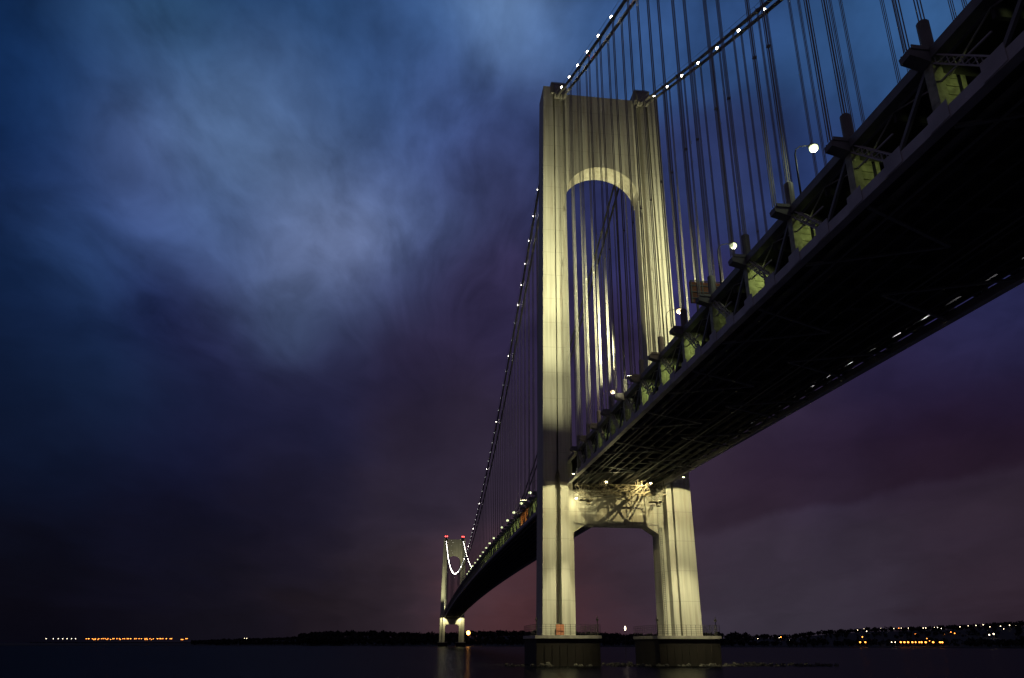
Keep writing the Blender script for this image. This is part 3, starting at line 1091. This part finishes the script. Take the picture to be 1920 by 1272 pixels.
pier(6.5, 1, 'concrete pier under the left leg of the near tower')
pier(6.5, -1, 'concrete pier under the right leg of the near tower')
pier(SPAN + 6.5, 1, 'small dark pier under the left leg of the far tower', False)
pier(SPAN + 6.5, -1, 'small dark pier under the right leg of the far tower', False)
m = MB(); m.box(-0.9, -0.7, 17.0 + 1.2, 20.6, 8.4, 11.4); m.box(-1.1, -0.9, 18.2, 20.6, 9.6, 9.9)
tag(m.build('barrier_panel', ORANGE), 'orange-red panel leaning at the foot of the left tower leg', 'barrier')
m = MB(); m.box(14, 30, -12, -9, 8.3, 11.0); m.box(14.2, 29.8, -12.2, -8.8, 11.0, 11.4)

# riprap rocks round the piers
m = MB()
def rock(m, x, y, z, r):
    n0 = len(m.v)
    m.ball((x, y, z), r, 0, 6, 4, 0.75)
    for i in range(n0, len(m.v)):
        v = m.v[i]
        m.v[i] = (v[0] + RNG.normal(0, .16 * r), v[1] + RNG.normal(0, .16 * r), v[2] + RNG.normal(0, .13 * r))
for k in range(46):
    bx, by = RNG.choice([-9.0, -6.0, 2.0]) + RNG.normal(0, 1.5), RNG.uniform(-62, 34)
    for j in range(int(RNG.integers(2, 14))):
        rock(m, bx + RNG.normal(0, 1.3), by + RNG.normal(0, 1.7), RNG.uniform(-0.35, 0.45), RNG.uniform(0.25, 0.85))
tag(m.build('riprap_rocks', ROCKM), 'grey boulders heaped in the water round the tower piers', 'rocks', kind='stuff')

# ------------------------------------------------------------------ water
wm = bpy.data.materials.new('sea_water'); wm.use_nodes = True
t = wm.node_tree; b = t.nodes['Principled BSDF']
t.nodes.remove(b)
dfw = t.nodes.new('ShaderNodeBsdfDiffuse'); dfw.inputs['Color'].default_value = (0.004, 0.005, 0.007, 1)
glw = t.nodes.new('ShaderNodeBsdfGlossy'); glw.inputs['Roughness'].default_value = 0.2
mxw = t.nodes.new('ShaderNodeMixShader'); mxw.inputs[0].default_value = 0.21
t.links.new(dfw.outputs[0], mxw.inputs[1]); t.links.new(glw.outputs[0], mxw.inputs[2])
t.links.new(mxw.outputs[0], t.nodes['Material Output'].inputs['Surface'])
tcw = t.nodes.new('ShaderNodeTexCoord'); mpw = t.nodes.new('ShaderNodeMapping'); mpw.inputs['Scale'].default_value = (0.42, 0.06, 1)
mpw.inputs['Rotation'].default_value = (0, 0, -YAW)
t.links.new(tcw.outputs['Object'], mpw.inputs[0])
nzw = t.nodes.new('ShaderNodeTexNoise'); nzw.inputs['Scale'].default_value = 1.0; nzw.inputs['Detail'].default_value = 5
t.links.new(mpw.outputs[0], nzw.inputs['Vector'])
bw = t.nodes.new('ShaderNodeBump'); bw.inputs['Strength'].default_value = 1.0; bw.inputs['Distance'].default_value = 0.5
t.links.new(nzw.outputs['Fac'], bw.inputs['Height']); t.links.new(bw.outputs[0], glw.inputs['Normal'])
m = MB()
m.add([(-3000, -20000, 0), (30000, -20000, 0), (30000, 20000, 0), (-3000, 20000, 0)], [(0, 1, 2, 3)])
tag(m.build('water', wm), kind='structure')

# ------------------------------------------------------------------ far shore: land, woods and town lights
def az_of(u):
    d = view_dir(u, 1200); return math.atan2(d.y, d.x)


PROFILE = [(-900, 1.5), (0, 2), (360, 3), (400, 8), (520, 14), (620, 26), (700, 30), (760, 24), (820, 22), (900, 30), (960, 32), (1060, 30), (1130, 24), (1200, 20),
           (1330, 24), (1400, 26), (1480, 24), (1530, 36), (1620, 46), (1700, 48), (1800, 52), (1920, 62), (2300, 66), (2900, 60)]
PA = [az_of(u) for u, h in PROFILE][::-1]
PH = [h for u, h in PROFILE][::-1]
R0, R1, R2 = 1700.0, 2450.0, 4200.0


def land_h(az, r):
    h = float(np.interp(az, PA, PH)) * 0.86
    if r < R0: return -1.5
    if r < R1: t = (r - R0) / (R1 - R0); k = t * t * (3 - 2 * t) * 0.97 + 0.03
    else: k = 1 - 0.25 * (r - R1) / (R2 - R1)
    return h * k + 1.2


azs = np.linspace(az_of(-900), az_of(2900), 260)
rs = [R0 - 20, R0, R0 + 60, R0 + 150, R0 + 250, R0 + 380, R0 + 520, R0 + 640, R1, R1 + 200, R1 + 700, R2]
m = MB(); vs = []; fs = []
for a in azs:
    for r in rs:
        j = float(RNG.normal(0, 0.6)) if r > R0 else 0
        rr = r + 40 * math.sin(a * 23) + 25 * math.sin(a * 61)
        vs.append((CAM.x + rr * math.cos(a), CAM.y + rr * math.sin(a), land_h(a, r) + j))
nr = len(rs)
for i in range(len(azs) - 1):
    for k in range(nr - 1):
        fs.append((i * nr + k, (i + 1) * nr + k, (i + 1) * nr + k + 1, i * nr + k + 1))
m.add(vs, fs)
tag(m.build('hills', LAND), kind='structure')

m = MB()
def clump(m, c, r, h):
    """an uneven crown of small leaf-clump faces"""
    for k in range(16):
        v = Vector(RNG.normal(0, 1, 3)); v.normalize()
        p = Vector(c) + Vector((v.x * r * 0.75, v.y * r * 0.75, h * 0.62 + v.z * h * 0.36))
        e = r * RNG.uniform(0.35, 0.7)
        a = Vector(RNG.normal(0, 1, 3)).normalized(); bb = Vector(RNG.normal(0, 1, 3)).normalized()
        m.add([p + a * e, p + bb * e, p - a * e * 0.8, p - bb * e], [(0, 1, 2, 3)])
    m.bar((c[0], c[1], c[2] - 1), (c[0], c[1], c[2] + h * 0.6), 0.9)
for k in range(3400):
    u = RNG.uniform(360, 1950) if k % 4 else (RNG.uniform(560, 1350) if k % 8 else RNG.uniform(385, 640))
    a = az_of(u)
    r = RNG.choice([RNG.uniform(R0 + 10, R0 + 200), RNG.uniform(R0 + 300, R1 + 150), RNG.uniform(R1 - 150, R1 + 100)])
    sc = 1.0 if u < 1400 else 0.7
    if u < 560: sc = 0.5
    h = RNG.uniform(8, 17) * sc
    clump(m, (CAM.x + r * math.cos(a), CAM.y + r * math.sin(a), land_h(a, r)), h * 0.5, h)
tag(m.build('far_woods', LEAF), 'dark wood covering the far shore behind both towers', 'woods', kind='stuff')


def place(u, v, hpole=8.0):
    """where the sight line through a light meets the far hillside"""
    d = view_dir(u, v); a = math.atan2(d.y, d.x); ch = math.hypot(d.x, d.y)
    for r in np.arange(R0 + 5, R1 + 400, 10):
        if land_h(a, r) + hpole >= CAM.z + d.z / ch * r:
            return (CAM.x + r * math.cos(a), CAM.y + r * math.sin(a), land_h(a, r))
    r = R1
    return (CAM.x + r * math.cos(a), CAM.y + r * math.sin(a), land_h(a, r))


def town_me(name, glowm, rad, h=8.0):
    q = MB(); q.tube([(0, 0, -1.5), (0, 0, h - 0.5)], [0.25, 0.15], 5, 0); q.bar((0, 0, h - 0.5), (-1.2, 0, h), 0.2, mi=0); q.ball((-1.2, 0, h), rad, 1, 6, 4)
    return q.mesh(name, [RAIL, glowm])


OR_S, WH_S, OR_B, WH_B = town_me('town_lamp', G_ORANGE, 0.9), town_me('town_lamp', G_WHITE, 0.75), town_me('town_lamp', G_ORANGE, 1.4), town_me('town_lamp', G_WHITE, 1.4)
TOWN = [
    ('w', 'small white lamp on the wooded hill right of the near tower', 'scattered lamps right of the near tower', [(1421, 1198), (1461, 1196), (1480, 1201), (1544, 1201)]),
    ('O', 'orange lamp at the waterside below the town hill', 'orange waterside lamps below the town', [(1464, 1195), (1613, 1206), (1623, 1208), (1617, 1195)]),
    ('w', 'pale lamp high on the town hillside, right', 'pale lamps high on the town hillside', [(1604, 1180), (1608, 1182), (1620, 1179), (1625, 1184), (1645, 1168), (1650, 1170), (1672, 1178), (1676, 1179), (1690, 1178), (1703, 1178), (1710, 1177), (1731, 1178), (1736, 1178), (1752, 1177), (1758, 1177), (1765, 1179), (1800, 1176), (1815, 1171), (1830, 1173), (1843, 1170), (1856, 1176), (1871, 1170), (1876, 1175), (1882, 1180), (1893, 1173), (1905, 1173)]),
    ('o', 'amber lamp halfway up the town hillside', 'amber lamps halfway up the town hillside', [(1716, 1190), (1719, 1189), (1771, 1189), (1783, 1186), (1790, 1188), (1738, 1198), (1685, 1177), (1670, 1178)]),
    ('O', 'orange lamp in the bright row on the right-hand waterfront', 'orange row of lamps on the waterfront', [(1690, 1211), (1697, 1212), (1704, 1212), (1712, 1212), (1725, 1212), (1737, 1212), (1751, 1212), (1764, 1212), (1767, 1206), (1743, 1203), (1728, 1205), (1717, 1206)]),
    ('w', 'white lamp left of the orange waterfront row', 'white lamps beside the waterfront row', [(1672, 1206), (1679, 1207)]),
    ('W', 'bright twin lamps at far right below the hilltop', 'twin lamps at far right', [(1855, 1191), (1863, 1189)]),
    ('w', 'white lamp on the shore left of the far tower', 'white lamps left of the far tower', [(814, 1187), (816, 1196)]),
    ('w', 'lone pale lamp on the low shore at centre-left', 'pale lamps on the low shore', [(459, 1192), (463, 1194)]),
]
for kind, lab, grp, pts in TOWN:
    me = {'w': WH_S, 'o': OR_S, 'O': OR_B, 'W': WH_B}[kind]
    for (u, v) in pts:
        p = place(u, v)
        o = bpy.data.objects.new('town_lamp', me); COL.objects.link(o)
        o.location = p
        o.rotation_euler.z = math.atan2(p[1] - CAM.y, p[0] - CAM.x)
        k_ = float(RNG.uniform(0.75, 1.5)); o.scale = (k_, k_, 1.0)
        tag(o, lab, 'street lamp', grp)
big = town_me('sodium_lamp', glow('sodium_glow', (1.0, 0.42, 0.08), 12), 4.6, 14)
d_ = view_dir(878, 1187); r_ = 1660.0 / math.hypot(d_.x, d_.y)
p = (CAM.x + d_.x * r_, CAM.y + d_.y * r_, CAM.z + d_.z * r_ - 14)
o = bpy.data.objects.new('sodium_lamp', big); COL.objects.link(o); o.location = p
tag(o, 'big glaring orange lamp on the shore just right of the far tower', 'street lamp')
point('sodium_light', (p[0] - 9, p[1], p[2] + 14), 4000, (1.0, 0.42, 0.1), 2.0)
o = bpy.data.objects.new('shore_lamp', WH_S); COL.objects.link(o); o.location = (34, -9.6, 3.0)
o.scale = (0.35, 0.35, 1.0)
tag(o, 'single white lamp between the near tower legs, left of the right pier', 'street lamp')

# long pier far off on the left
d0, d1 = view_dir(60, 1200), view_dir(362, 1200)
RP = 3300.0
A = Vector((CAM.x + d0.x * RP, CAM.y + d0.y * RP, 0)); B = Vector((CAM.x + d1.x * RP * 0.8, CAM.y + d1.y * RP * 0.8, 0))
t = tag(empty('long_pier'), 'long low pier on the left horizon strung with orange lamps', 'pier')
m = MB(); m.bar(A + Vector((0, 0, 6)), B + Vector((0, 0, 6)), 14, 2.0); m.build('deck', PIERM, t)
m = MB()
for k in range(24):
    p = A.lerp(B, k / 23)
    mm = MB(); mm.bar(p + Vector((0, 0, -2)), p + Vector((0, 0, 5.0)), 2.2); mm.build('pile', PIERM, t)
LP_O, LP_W = town_me('pier_lamp', G_ORANGE, 1.15, 11), town_me('pier_lamp', G_WHITE, 1.0, 11)
for u in [90, 105, 115, 124, 133, 142, 150]:
    tt = (u - 60) / 302; p = A.lerp(B, tt)
    o = bpy.data.objects.new('pier_lamp', LP_W); COL.objects.link(o); o.location = (p.x, p.y, 7.0)
    tag(o, 'pale lamp at the far left end of the long pier', 'street lamp', 'pale lamps on the end of the long pier')
us = [168 + 3.3 * k for k in range(49)] + [343, 347, 350, 353]
for u in us:
    tt = (u - 60) / 302; p = A.lerp(B, tt)
    o = bpy.data.objects.new('pier_lamp', LP_O); COL.objects.link(o); o.location = (p.x + RNG.normal(0, 3), p.y + RNG.normal(0, 3), 7.0 - (2.5 if RNG.random() < 0.15 else 0))
    tag(o, 'orange lamp in the dense row along the long pier', 'street lamp', 'orange lamps along the long pier')
